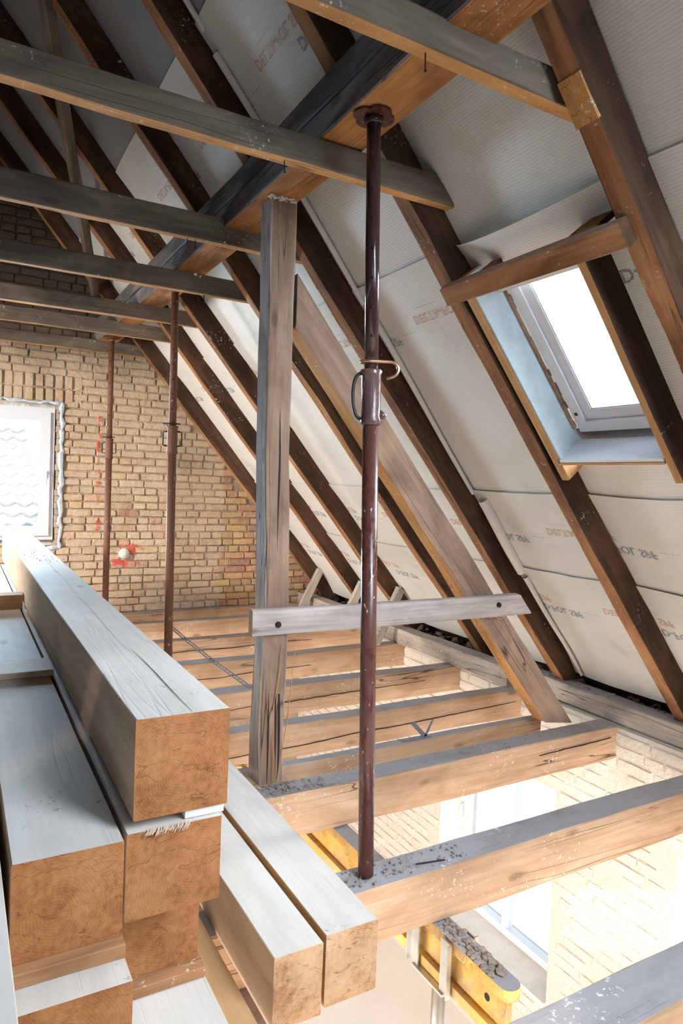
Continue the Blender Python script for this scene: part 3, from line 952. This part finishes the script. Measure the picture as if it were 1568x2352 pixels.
# joists
jl = [(1.13, 1.30, -.22, 'nearest floor joist, a dark top cutting the bottom right corner'),
      (1.965, 2.115, -.205, 'floor joist that carries the dark red steel prop'),
      (2.745, 2.885, -.205, 'floor joist at the foot of the bleached post'),
      (3.05, 3.12, -.19, 'thin floor joist with a bent metal anchor on top'),
      (3.56, 3.67, -.20, 'floor joist with a long wavy split behind the post'),
      (4.24, 4.375, -.20, 'floor joist ending short of the wall plate, middle of the row'),
      (5.03, 5.16, -.20, 'floor joist with the longest timber prop at its end'),
      (5.80, 5.92, -.20, 'floor joist, second from the gable wall'),
      (6.60, 6.72, -.20, 'last floor joist before the brick gable wall')]
J = []
for i, (ya, yb, z0, lab) in enumerate(jl):
    xr = 3.57 if i != 3 else 3.22
    if i == 1 or i == 0: xr = 3.57
    o = tbox('floor_joist', (-3.6, ya, z0), (xr, yb, -.001), ('joist', 'joist', 'joist_top', 'end_old'), 'x', seed=90 + i, wob=.006, wane=.01)
    tag(o, lab, 'joist', 'floor joists of the attic')
    J.append(o)
# long drying splits on the sides of three joists
bpy.context.view_layer.update()
for (ji, xa, xb, zc, am, w) in ((4, 1.3, 3.5, -.115, .035, .0045), (5, 1.5, 3.2, -.10, .02, .0025), (2, 2.9, 3.5, -.07, .012, .002), (7, .9, 3.0, -.10, .02, .003), (6, 1.0, 2.6, -.12, .02, .003)):
    q = MB(); nn = 44; yf = jl[ji][0] - .0055
    for i in range(nn + 1):
        f_ = i / nn; x = xa + (xb - xa) * f_
        z = zc + am * (f_ - .5) * 1.6 + .010 * noise.noise(Vector((x * 2.5, ji, 0))) + .003 * noise.noise(Vector((x * 14, ji, 3)))
        ww = w * (.15 + .85 * sin(pi * f_)) * (.7 + .6 * abs(noise.noise(Vector((x * 6, 7, ji)))))
        q.v += [Vector((x, yf, z - ww)), Vector((x, yf, z + ww)), Vector((x, yf + .012, z))]
    for i in range(nn):
        b = i * 3
        q.f += [[b, b + 3, b + 4, b + 1], [b + 1, b + 4, b + 5, b + 2], [b, b + 2, b + 5, b + 3]]; q.m += [0] * 3
    q = q.build('split', M['nail']); child_world(q, J[ji])
# bottom planks between the far joists
o = tbox('floor_edge_board', (.6, 7.02, -.10), (3.45, 7.13, .02), ('joist', 'joist', 'dusk', 'end_old') if False else ('joist', 'joist', 'joist_top', 'end_old'), 'x', seed=120)
tag(o, 'board along the foot of the brick gable wall', 'board')

# kickers at the eaves
for (xa, xb, za, zb, y, lab) in ((3.25, 3.50, .0, .50, 5.065, 'nearest short timber prop leaning between joist end and rafter'),
                         (3.33, 3.56, .0, .44, 5.82, 'middle short timber prop leaning against its rafter foot'),
                         (3.33, 3.56, .0, .45, 6.735, 'farthest short timber prop beside the gable wall')):
    dv = Vector((xb - xa, 0, zb - za)).normalized()
    o = beam('eaves_prop', (xa, y, za + .005), (xb, y, zb), .05, .085, ('plate', 'plate', 'plate', 'end_old'), side=(0, 1, 0), seed=int(y * 10))
    tag(o, lab, 'prop')

# header and trimmers around the skylight
o = beam('skylight_header', onslope(1.485, x=1.835, X0=3.725) , onslope(2.392, x=1.835, X0=3.725), .088, .055, ('strut', 'rafter_under', 'strut', 'rafter'), side=(CS, 0, -SN), seed=131, wob=.006, wane=.006)
tag(o, 'rough reddish header board spanning two rafters above the skylight', 'board')
for (yc, lab, mt) in ((2.322, 'left trimmer of the skylight, beside its rafter', ('new_orange', 'new_orange', 'new_orange', 'end')),
                  (1.722, 'right trimmer of the skylight, crossing in front of the glass', ('rafter', 'new_orange', 'rafter', 'end'))):
    n = Vector((SN, 0, CS)) * .075
    o = beam('skylight_trimmer', onslope(yc, z=1.475) + n, onslope(yc, z=2.30) + n, .045, .145, mt, side=(0, 1, 0), seed=int(yc * 100))
    tag(o, lab, 'trimmer')
for (yA, yB, z, lab) in ((2.15, 2.21, 2.26, 'small wooden block on the left end of the skylight header'), (1.60, 1.695, 2.27, 'larger wooden block on the right end of the skylight header')):
    n = Vector((SN, 0, CS)) * .055
    p = onslope((yA + yB) / 2, z=z) + n
    o = beam('packing_block', p - Vector((CS, 0, -SN)) * .03, p + Vector((-CS, 0, SN)) * .05, yB - yA, .10, ('rafter', 'new_orange', 'rafter', 'end'), side=(0, 1, 0), seed=int(z * 100), seglen=.03)
    tag(o, lab, 'block')
# skylight
sk = empty('window_4', onslope(2.04, z=1.62, X0=XO)); tag(sk, 'white roof window set in the right slope between trimmers', kind='structure')
bpy.context.view_layer.update()
SM = Matrix((Vector((0, -1, 0)), Vector((-CS, 0, SN)), Vector((SN, 0, CS)))).transposed().to_4x4()  # local: x to -Y, y up slope, z outwards
SM.translation = Vector((XI, 0, 0))
def sbox(mb, y0, y1, u0, u1, n0, n1):
    mb.box((-y1, u0, n0), (-y0, u1, n1), 0, SM); return mb
def sring(y0, y1, u0, u1, w, n0, n1):
    q = MB(); sbox(q, y0, y0 + w, u0, u1, n0, n1); sbox(q, y1 - w, y1, u0, u1, n0, n1); sbox(q, y0 + w, y1 - w, u0, u0 + w, n0, n1); sbox(q, y0 + w, y1 - w, u1 - w, u1, n0, n1); return q
def spart(q, name, mat):
    o = q.build(name, mat); child_world(o, sk); return o
ub = 1.575 / SN; ut = 2.28 / SN
# outer frame
q = MB(); sbox(q, 2.262, 2.31, ub - .02, ut + .15, .195, .25); spart(q, 'frame_edge_strip', M['lining_w'])
q = MB(); sbox(q, 1.62, 2.31, ub - .03, ub + .035, .19, .24); spart(q, 'gap_shade_strip', M['dark'])  # dark strip standing in for the shaded gap under the frame
spart(sring(1.62, 2.265, ub + .03, ut + .10, .055, .17, .25), 'window_frame', M['lining_w'])
spart(sring(1.665, 2.215, ub + .085, ut + .05, .052, .185, .24), 'sash', M['pvc'])
spart(sring(1.715, 2.165, ub + .135, ut + .0, .008, .19, .22), 'glazing_bead', M['lining_w'])
q = MB(); sbox(q, 1.72, 2.16, ub + .14, ut - .0, .205, .211); spart(q, 'pane', M['glass'])
q = MB(); sbox(q, 2.288, 2.298, ub - .01, ut + .02, .012, .175); spart(q, 'lining_board', M['lining'])
q = MB(); sbox(q, 1.75, 2.288, ub - .022, ub - .008, .0, .165); spart(q, 'lining_board', M['lining_w'])
q = MB(); sbox(q, 1.75, 2.30, ub - .034, ub - .024, -.004, .12); spart(q, 'lining_backing', M['new_orange'])
q = MB()
for i in range(26):
    u = ub + .06 + i * (ut - ub) / 26
    sbox(q, 2.272 + RNG.uniform(-.003, .004), 2.286, u, u + .035, .155, .17 + RNG.uniform(-.006, .006))
spart(q, 'torn_seal_strip', M['strut'])
for (yy, uu) in ((2.24, ub + .13), (2.24, ut - .10)):
    q = MB(); sbox(q, yy - .007, yy + .007, uu - .007, uu + .007, .166, .171); spart(q, 'screw_cap', M['dark'])

# ================================================================ STEEL PROPS
def steel_prop(base, top, zpin, label, outer='prop', inner='prop_in', detail=True, far=False):
    b = Vector(base); tp = Vector(top); ax = (tp - b).normalized()
    root = empty('steel_prop', b); tag(root, label, 'prop')
    bpy.context.view_layer.update()
    def add(mb, name, mat, smooth=True):
        o = mb.build(name, M[mat], None, smooth); child_world(o, root); return o
    L = (tp - b).length; s = (zpin - b.z) / (tp.z - b.z) * L
    P = lambda d: b + ax * d
    side = Vector((Rv.x, Rv.y, 0)).normalized()   # handle direction, across the view
    fwd = Vector((-side.y, side.x, 0))
    add(MB().tube([P(.005), P(s - .17)], .0285, 24), 'outer_tube', outer)
    add(MB().tube([P(s - .02), P(L - .01)], .0245, 24), 'inner_tube', inner)
    # holes of the inner tube
    hv = MB()
    k = s + .10
    while k < L - .1:
        c = P(k) - fwd * .0243
        hv.tube([c, c - fwd * .0012], .0052, 8)
        k += .10
    add(hv, 'pin_hole', 'nail')['kind'] = 'stuff'
    c = add(MB().tube([P(s - .205), P(s - .19), P(s - .175), P(s - .15), P(s - .03), P(s - .018), P(s - .012)], [.033, .038, .0345, .0345, .0345, .040, .036], 24), 'nut_casting', 'cast' if not far else outer)
    if not far:
        # D-shaped cast handle on the left
        pts = []
        for i in range(13):
            a = pi * i / 12
            pts.append(P(s - .105 + .08 * cos(a)) - side * (.030 + .034 * max(0.0, sin(a)) ** .7))
        add(MB().tube(pts, .0062, 8), 'handle', 'dark')
        add(MB().tube([P(s - .165) + side * .030, P(s - .175) + side * .052], [.016, .010], 8), 'lug', 'cast')
        # G-shaped pin
        z = P(s + .012)
        pts = [z - side * .030 + fwd * .004, z - side * .038 - fwd * .012, z - side * .030 - fwd * .034, z + side * .0 - fwd * .036]
        pts += [z + side * .05 - fwd * .034]
        for i in range(9):
            a = pi / 2 - pi * i / 8 * .92
            pts.append(z + side * (.066 + .026 * cos(a)) - fwd * (.034 - .0) + ax * (-.026 + .026 * sin(a)) + fwd * 0)
        pts.append(z + side * .052 - fwd * .034 - ax * .058)
        add(MB().tube(pts, .0055, 10), 'locking_pin', 'copper')
    else:
        for sg in (-1, 1):
            q = P(s - .10) + side * sg * .034
            add(MB().tube([q + ax * .05, q + side * sg * .028 + ax * .045, q + side * sg * .03 - ax * .045, q - ax * .05], .005, 6), 'handle', 'dark')
        add(MB().tube([P(s) - side * .05, P(s) - side * .055 - fwd * .03, P(s) + side * .05 - fwd * .03, P(s) + side * .05], .005, 6), 'locking_pin', 'dark')
    # head plate: four rounded lobes
    bm = bmesh.new()
    ring = []
    for i in range(48):
        a = 2 * pi * i / 48
        r = .058 + .017 * abs(cos(2 * a)) ** .6
        ring.append((r * cos(a), r * sin(a)))
    q = MB(); c0 = tp - Vector((0, 0, .008))
    for zz in (0, .007):
        for (x, y) in ring: q.v.append(Vector((c0.x + x, c0.y + y, c0.z + zz)))
    q.f.append([i for i in range(48)][::-1]); q.f.append([48 + i for i in range(48)])
    for i in range(48): q.f.append([i, (i + 1) % 48, 48 + (i + 1) % 48, 48 + i])
    q.m = [0] * len(q.f)
    bm.free()
    add(q, 'head_plate', 'prop' if not far else 'prop_far', False)
    add(MB().tube([P(L - .03), P(L - .012)], [.027, .034], 20), 'weld_collar', inner)
    return root
steel_prop((1.315, 2.045, .0), (1.234, 2.065, 2.690), 1.835, 'dark red steel prop nearest the camera, with a copper-toned pin')
steel_prop((1.285, 4.62, -.0), (1.262, 4.62, 2.688), 1.78, 'rusty steel prop left of the bleached post', 'prop_far', 'prop_far', far=True)
steel_prop((1.235, 6.64, -.0), (1.235, 6.64, 2.688), 1.77, 'rusty steel prop in front of the brick wall, farthest away', 'prop_far', 'prop_far', far=True)

# ================================================================ NEW TIMBER STACK
NW = ('new', 'new', 'new_top', 'end')
NP = ('new', 'new', 'new_top', 'end_pale')
NO = ('new_orange', 'new_orange', 'new_top', 'end_pale')
st = [
 ('A', (.338, 1.45, .682), (.548, 6.35, .902), NW, 'long square new timber on top of the stack'),
 ('B', (.325, 1.45, .462), (.535, 6.2, .655), NW, 'new timber directly under the topmost one, with splintered top edge'),
 ('E', (.345, 1.60, .225), (.540, 6.2, .458), NW, 'new timber third from the top of the right pile, set back'),
 ('F', (.345, .95, .002), (.550, 5.8, .198), NP, 'lowest new timber of the right pile, its pale top jutting forward'),
 ('C', (.103, 1.43, .452), (.317, 6.3, .655), NW, 'wide new timber at the top of the left pile with ringed end'),
 ('D', (.10, 1.33, .205), (.318, 6.0, .420), NW, 'new timber in the left pile under the ringed one, in shadow'),
 ('L', (.10, 1.20, .002), (.318, 6.0, .198), NW, 'lowest new timber of the left pile'),
 ('K', (-.16, .75, .452), (.085, 6.2, .652), NW, 'new timber at the far left edge of the view'),
 ('K2', (-.16, .9, .205), (.085, 6.2, .440), NW, 'new timber below the one at the far left edge'),
 ('K3', (-.16, .9, .002), (.085, 6.2, .198), NW, 'lowest new timber at the far left'),
 ('G', (.724, 1.54, .002), (.866, 4.9, .200), NP, 'pale new timber right of the stack, left one of the pair'),
 ('H', (.882, 1.555, .002), (1.047, 4.9, .203), NP, 'pale new timber right of the stack, right one of the pair'),
]
for key, lo, hi, mt, lab in st:
    mts = mt
    if key == 'H': mts = ('new_orange', 'new', 'new_top', 'end_pale')
    o = tbox('new_timber', lo, hi, mts, 'y', seed=ord(key[0]) * 3 + len(key), cham=.002, wob=.0012)
    tag(o, lab, 'timber', 'new timbers stacked on the joists')
    if key == 'A':
        bpy.context.view_layer.update()
        q = MB()
        for (y0_, y1_, x_, w_) in ((1.452, 2.05, .462, .0013), (1.95, 3.3, .452, .0007), (3.1, 5.2, .462, .001)):
            b0 = len(q.v); nn = 18
            for i_ in range(nn + 1):
                f_ = i_ / nn; yy_ = y0_ + (y1_ - y0_) * f_
                ww_ = w_ * (.4 + .6 * sin(pi * f_)); xx_ = x_ + .010 * noise.noise(Vector((yy_ * 2, 3, 1)))
                zz_ = .9035
                q.v += [Vector((xx_ - ww_, yy_, zz_)), Vector((xx_ + ww_, yy_, zz_))]
            for i_ in range(nn):
                q.f.append([b0 + 2 * i_, b0 + 2 * i_ + 1, b0 + 2 * i_ + 3, b0 + 2 * i_ + 2]); q.m.append(0)
        q = q.build('drying_crack', M['nail']); q['kind'] = 'stuff'; child_world(q, o)
    if key == 'B':
        bpy.context.view_layer.update()
        q = MB()
        for i in range(60):
            x = lo[0] + .045 + i * .0016 + RNG.uniform(-.003, .003); z = .657
            q.tube([(x, 1.452, z), (x - .003, 1.444, z - .002), (x - .008 + RNG.uniform(-.006, .002), 1.438, z - .004 - RNG.random() * .008)], [.0016, .0011, .0004], 4)
        q = q.build('torn_fibres', M['new']); q['kind'] = 'stuff'; child_world(q, o)
# battens and plank pieces between the timbers
for lo, hi, mt, lab in (
    ((-.10, 2.74, .655), (.33, 2.93, .679), ('new', 'new', 'new', 'end_pale'), 'flat batten lying across the wide timber, nearer one'),
    ((-.10, 4.15, .655), (.33, 4.27, .735), ('joist', 'joist', 'joist', 'end_old'), 'thick batten lying across the wide timber, farther one'),
    ((.455, 1.462, .657), (.545, 1.53, .680), ('lining_w', 'lining_w', 'lining_w', 'lining_w'), 'white-edged batten between the two upper timbers'),
    ((.10, 1.40, .420), (.318, 1.50, .450), ('rafter_under', 'rafter_under', 'rafter_under', 'end'), 'batten between the timbers of the left pile'),
    ((.33, 1.56, .198), (.548, 1.66, .224), ('rafter_under', 'rafter_under', 'rafter_under', 'end'), 'dark batten resting on the lowest right timber'),
    ((-.16, 1.10, .198), (.30, 1.18, .205), ('new_orange', 'new_orange', 'new_orange', 'end'), 'thin slat near the bottom of the left pile')):
    o = tbox('batten', lo, hi, mt, 'x', seed=int(hi[1] * 50), cham=.002, wob=.001)
    tag(o, lab, 'batten')
o = tbox('plank', (.585, .85, .001), (.685, 5.0, .045), ('new_orange', 'new_orange', 'new_orange', 'end'), 'y', seed=201, cham=.002, wob=.002)
tag(o, 'brown plank lying on the joists beside the stack', 'plank')

# ================================================================ FORMWORK GIRDER AND ITS PROP
def girder(x, y0, y1, zt, label):
    root = empty('formwork_girder', (x, y0, zt - .2)); tag(root, label, 'girder')
    bpy.context.view_layer.update()
    for nm, (z0, z1) in (('top_flange', (zt - .04, zt)), ('bottom_flange', (zt - .20, zt - .16))):
        poly = [(x - .04, y1), (x - .04, y0 + .035)]
        for i in range(9):
            a = pi + pi * i / 8
            poly.append((x + .04 * cos(a), y0 + .035 + .035 * sin(a)))
        poly += [(x + .04, y0 + .035), (x + .04, y1)]
        q = MB().prism(poly, 2, z0, z1)
        q.m = [1 if i == 1 and nm == 'top_flange' else 0 for i in range(len(q.f))]
        o = q.build(nm, [M['yellow'], M['joist_top']]); child_world(o, root)
    o = MB().box((x - .014, y0 + .03, zt - .16), (x + .014, y1, zt - .04)).build('web', M['yellow']); child_world(o, root)
    for yy in (y0 + .12, y0 + .62):
        o = MB().tube([(x - .0145, yy, zt - .10), (x - .016, yy, zt - .10)], .013, 12).build('web_hole', M['nail']); child_world(o, root)
    return root
girder(1.626, 1.585, 4.2, -.222, 'yellow formwork girder with rounded end under the joists, littered with rubble')
girder(.80, 1.45, 4.2, -.222, 'second yellow formwork girder under the pair of new timbers')
root = empty('shoring_prop', (1.626, 1.98, FZ)); tag(root, 'galvanised shoring prop with a four-pronged fork head under the girder', 'prop')
bpy.context.view_layer.update()
o = MB().tube([(1.626, 1.98, FZ), (1.626, 1.98, -1.3)], .034, 20).build('outer_tube', M['steel'], None, True); child_world(o, root)
o = MB().tube([(1.626, 1.98, -1.3), (1.626, 1.98, -.432)], .028, 20).build('inner_tube', M['steel'], None, True); child_world(o, root)
o = MB().box((1.56, 1.885, -.432), (1.692, 2.075, -.423)).build('head_plate', M['steel']); child_world(o, root)
for sx in (-1, 1):
    for sy in (-1, 1):
        cx = 1.626 + sx * .054; cy = 1.98 + sy * .095
        q = MB().box((cx - .003, cy - .028, -.423), (cx + .003, cy + .028, -.225)).box((min(cx, cx - sx * -.018), cy + sy * .025, -.423), (max(cx, cx + sx * .018), cy + sy * .030, -.225))
        o = q.build('fork_prong', M['steel']); child_world(o, root)

# ================================================================ SMALL THINGS
# perforated band
pts = [(1.80, 6.62, .004), (1.77, 5.86, .004), (1.755, 5.09, .004), (1.765, 4.25, .006)]
q = MB()
path = [Vector(p) for p in pts]
n = 40
for i in range(n):
    s = i / n * (len(path) - 1); k = int(s); p = path[k].lerp(path[k + 1], s - k)
    s2 = (i + .72) / n * (len(path) - 1); k2 = min(int(s2), len(path) - 2); p2 = path[k2].lerp(path[k2 + 1], s2 - k2)
    s3 = (i + 1) / n * (len(path) - 1); k3 = min(int(s3), len(path) - 2); p3 = path[k3].lerp(path[k3 + 1], s3 - k3)
    zd = lambda y: -.012 * abs(sin(y * 4))
    for (a, b, x0, x1) in ((p, p3, -.022, -.009), (p, p3, .009, .022), (p2, p3, -.009, .009)):
        bb = len(q.v)
        for pp, xx in ((a, x0), (a, x1), (b, x1), (b, x0)):
            q.v.append(Vector((pp.x + xx, pp.y, pp.z + .0015)))
        for pp, xx in ((a, x0), (a, x1), (b, x1), (b, x0)):
            q.v.append(Vector((pp.x + xx, pp.y, pp.z)))
        q.f += [[bb, bb + 1, bb + 2, bb + 3], [bb + 7, bb + 6, bb + 5, bb + 4]] + [[bb + i0, bb + 4 + i0, bb + 4 + (i0 + 1) % 4, bb + (i0 + 1) % 4] for i0 in range(4)]
        q.m += [0] * 6
o = q.build('perforated_strap', M['strap']); tag(o, 'grey perforated steel band stretched across the joists', 'strap')
# bent anchor
an = MB()
for (dx, dz) in ((-.09, .09), (.045, .085)):
    a = Vector((2.346, 3.085, .0)); b = a + Vector((dx, 0, dz)); w = Vector((.012, 0, .006))
    bb = len(an.v)
    for yy in (-.002, .002):
        an.v += [a - w + Vector((0, yy, 0)), a + w + Vector((0, yy, 0)), b + w + Vector((0, yy, 0)), b - w + Vector((0, yy, 0))]
    an.f += [[bb, bb + 1, bb + 2, bb + 3], [bb + 7, bb + 6, bb + 5, bb + 4]] + [[bb + i0, bb + 4 + i0, bb + 4 + (i0 + 1) % 4, bb + (i0 + 1) % 4] for i0 in range(4)]
    an.m += [0] * 6
an.box((2.18, 3.07, .0), (2.38, 3.10, .003))
o = an.build('metal_anchor', M['strap']); tag(o, 'bent V-shaped metal anchor on the thin joist', 'anchor')

def scatter(n, x0, x1, y0, y1, z, r0, r1):
    return [(RNG.uniform(x0, x1), RNG.uniform(y0, y1), z, r0 + (r1 - r0) * RNG.random() ** 3) for _ in range(n)]
pebbles('rubble', scatter(170, 1.15, 1.75, 1.985, 2.10, .0, .002, .008), 'crumbs of rubble around the foot of the dark red prop')
pebbles('rubble', scatter(150, 1.21, 1.55, 2.77, 2.875, .0, .002, .009), 'pale crumbs at the foot of the bleached post')
pebbles('rubble', scatter(80, 2.3, 3.4, 2.76, 2.87, .0, .001, .005), 'dry shavings along the joist below the strut')
pebbles('rubble', scatter(120, 1.595, 1.655, 1.64, 2.0, -.222, .004, .018), 'stones and crumbs on top of the formwork girder')
pebbles('rubble', scatter(420, 3.76, 3.98, .6, 6.8, .05, .008, .045), 'rubble lying in the dark eaves behind the wall plate')
pebbles('rubble', scatter(90, 3.62, 3.73, .9, 3.5, .125, .003, .012), 'crumbs on the near wall plate')
pebbles('plaster_lumps', [(1.19 + .13 * RNG.random(), 2.85 + .04 * RNG.random(), 2.688 - .006 * RNG.random(), .002 + .006 * RNG.random()) for _ in range(90)], 'white plaster remains around the head of the bleached post', 'plaster', 'white_stone')
pebbles('plaster_lumps', [(1.30, 4.22, 2.662, .028), (1.27, 4.20, 2.675, .014)], 'white plaster blob under the purlin near the left prop', 'plaster', 'white_stone')
pebbles('sawdust', scatter(220, .36, .53, 4.2, 5.6, .902, .001, .0045), 'dark shavings on the far end of the topmost timber', 'shavings', 'rubble')
# stick on the joist
o = MB().tube([(1.52, 2.02, .006), (1.64, 2.0, .004)], .003, 6).build('loose_nail', M['nail']); tag(o, 'long loose nail lying on the joist right of the dark red prop', 'nail')
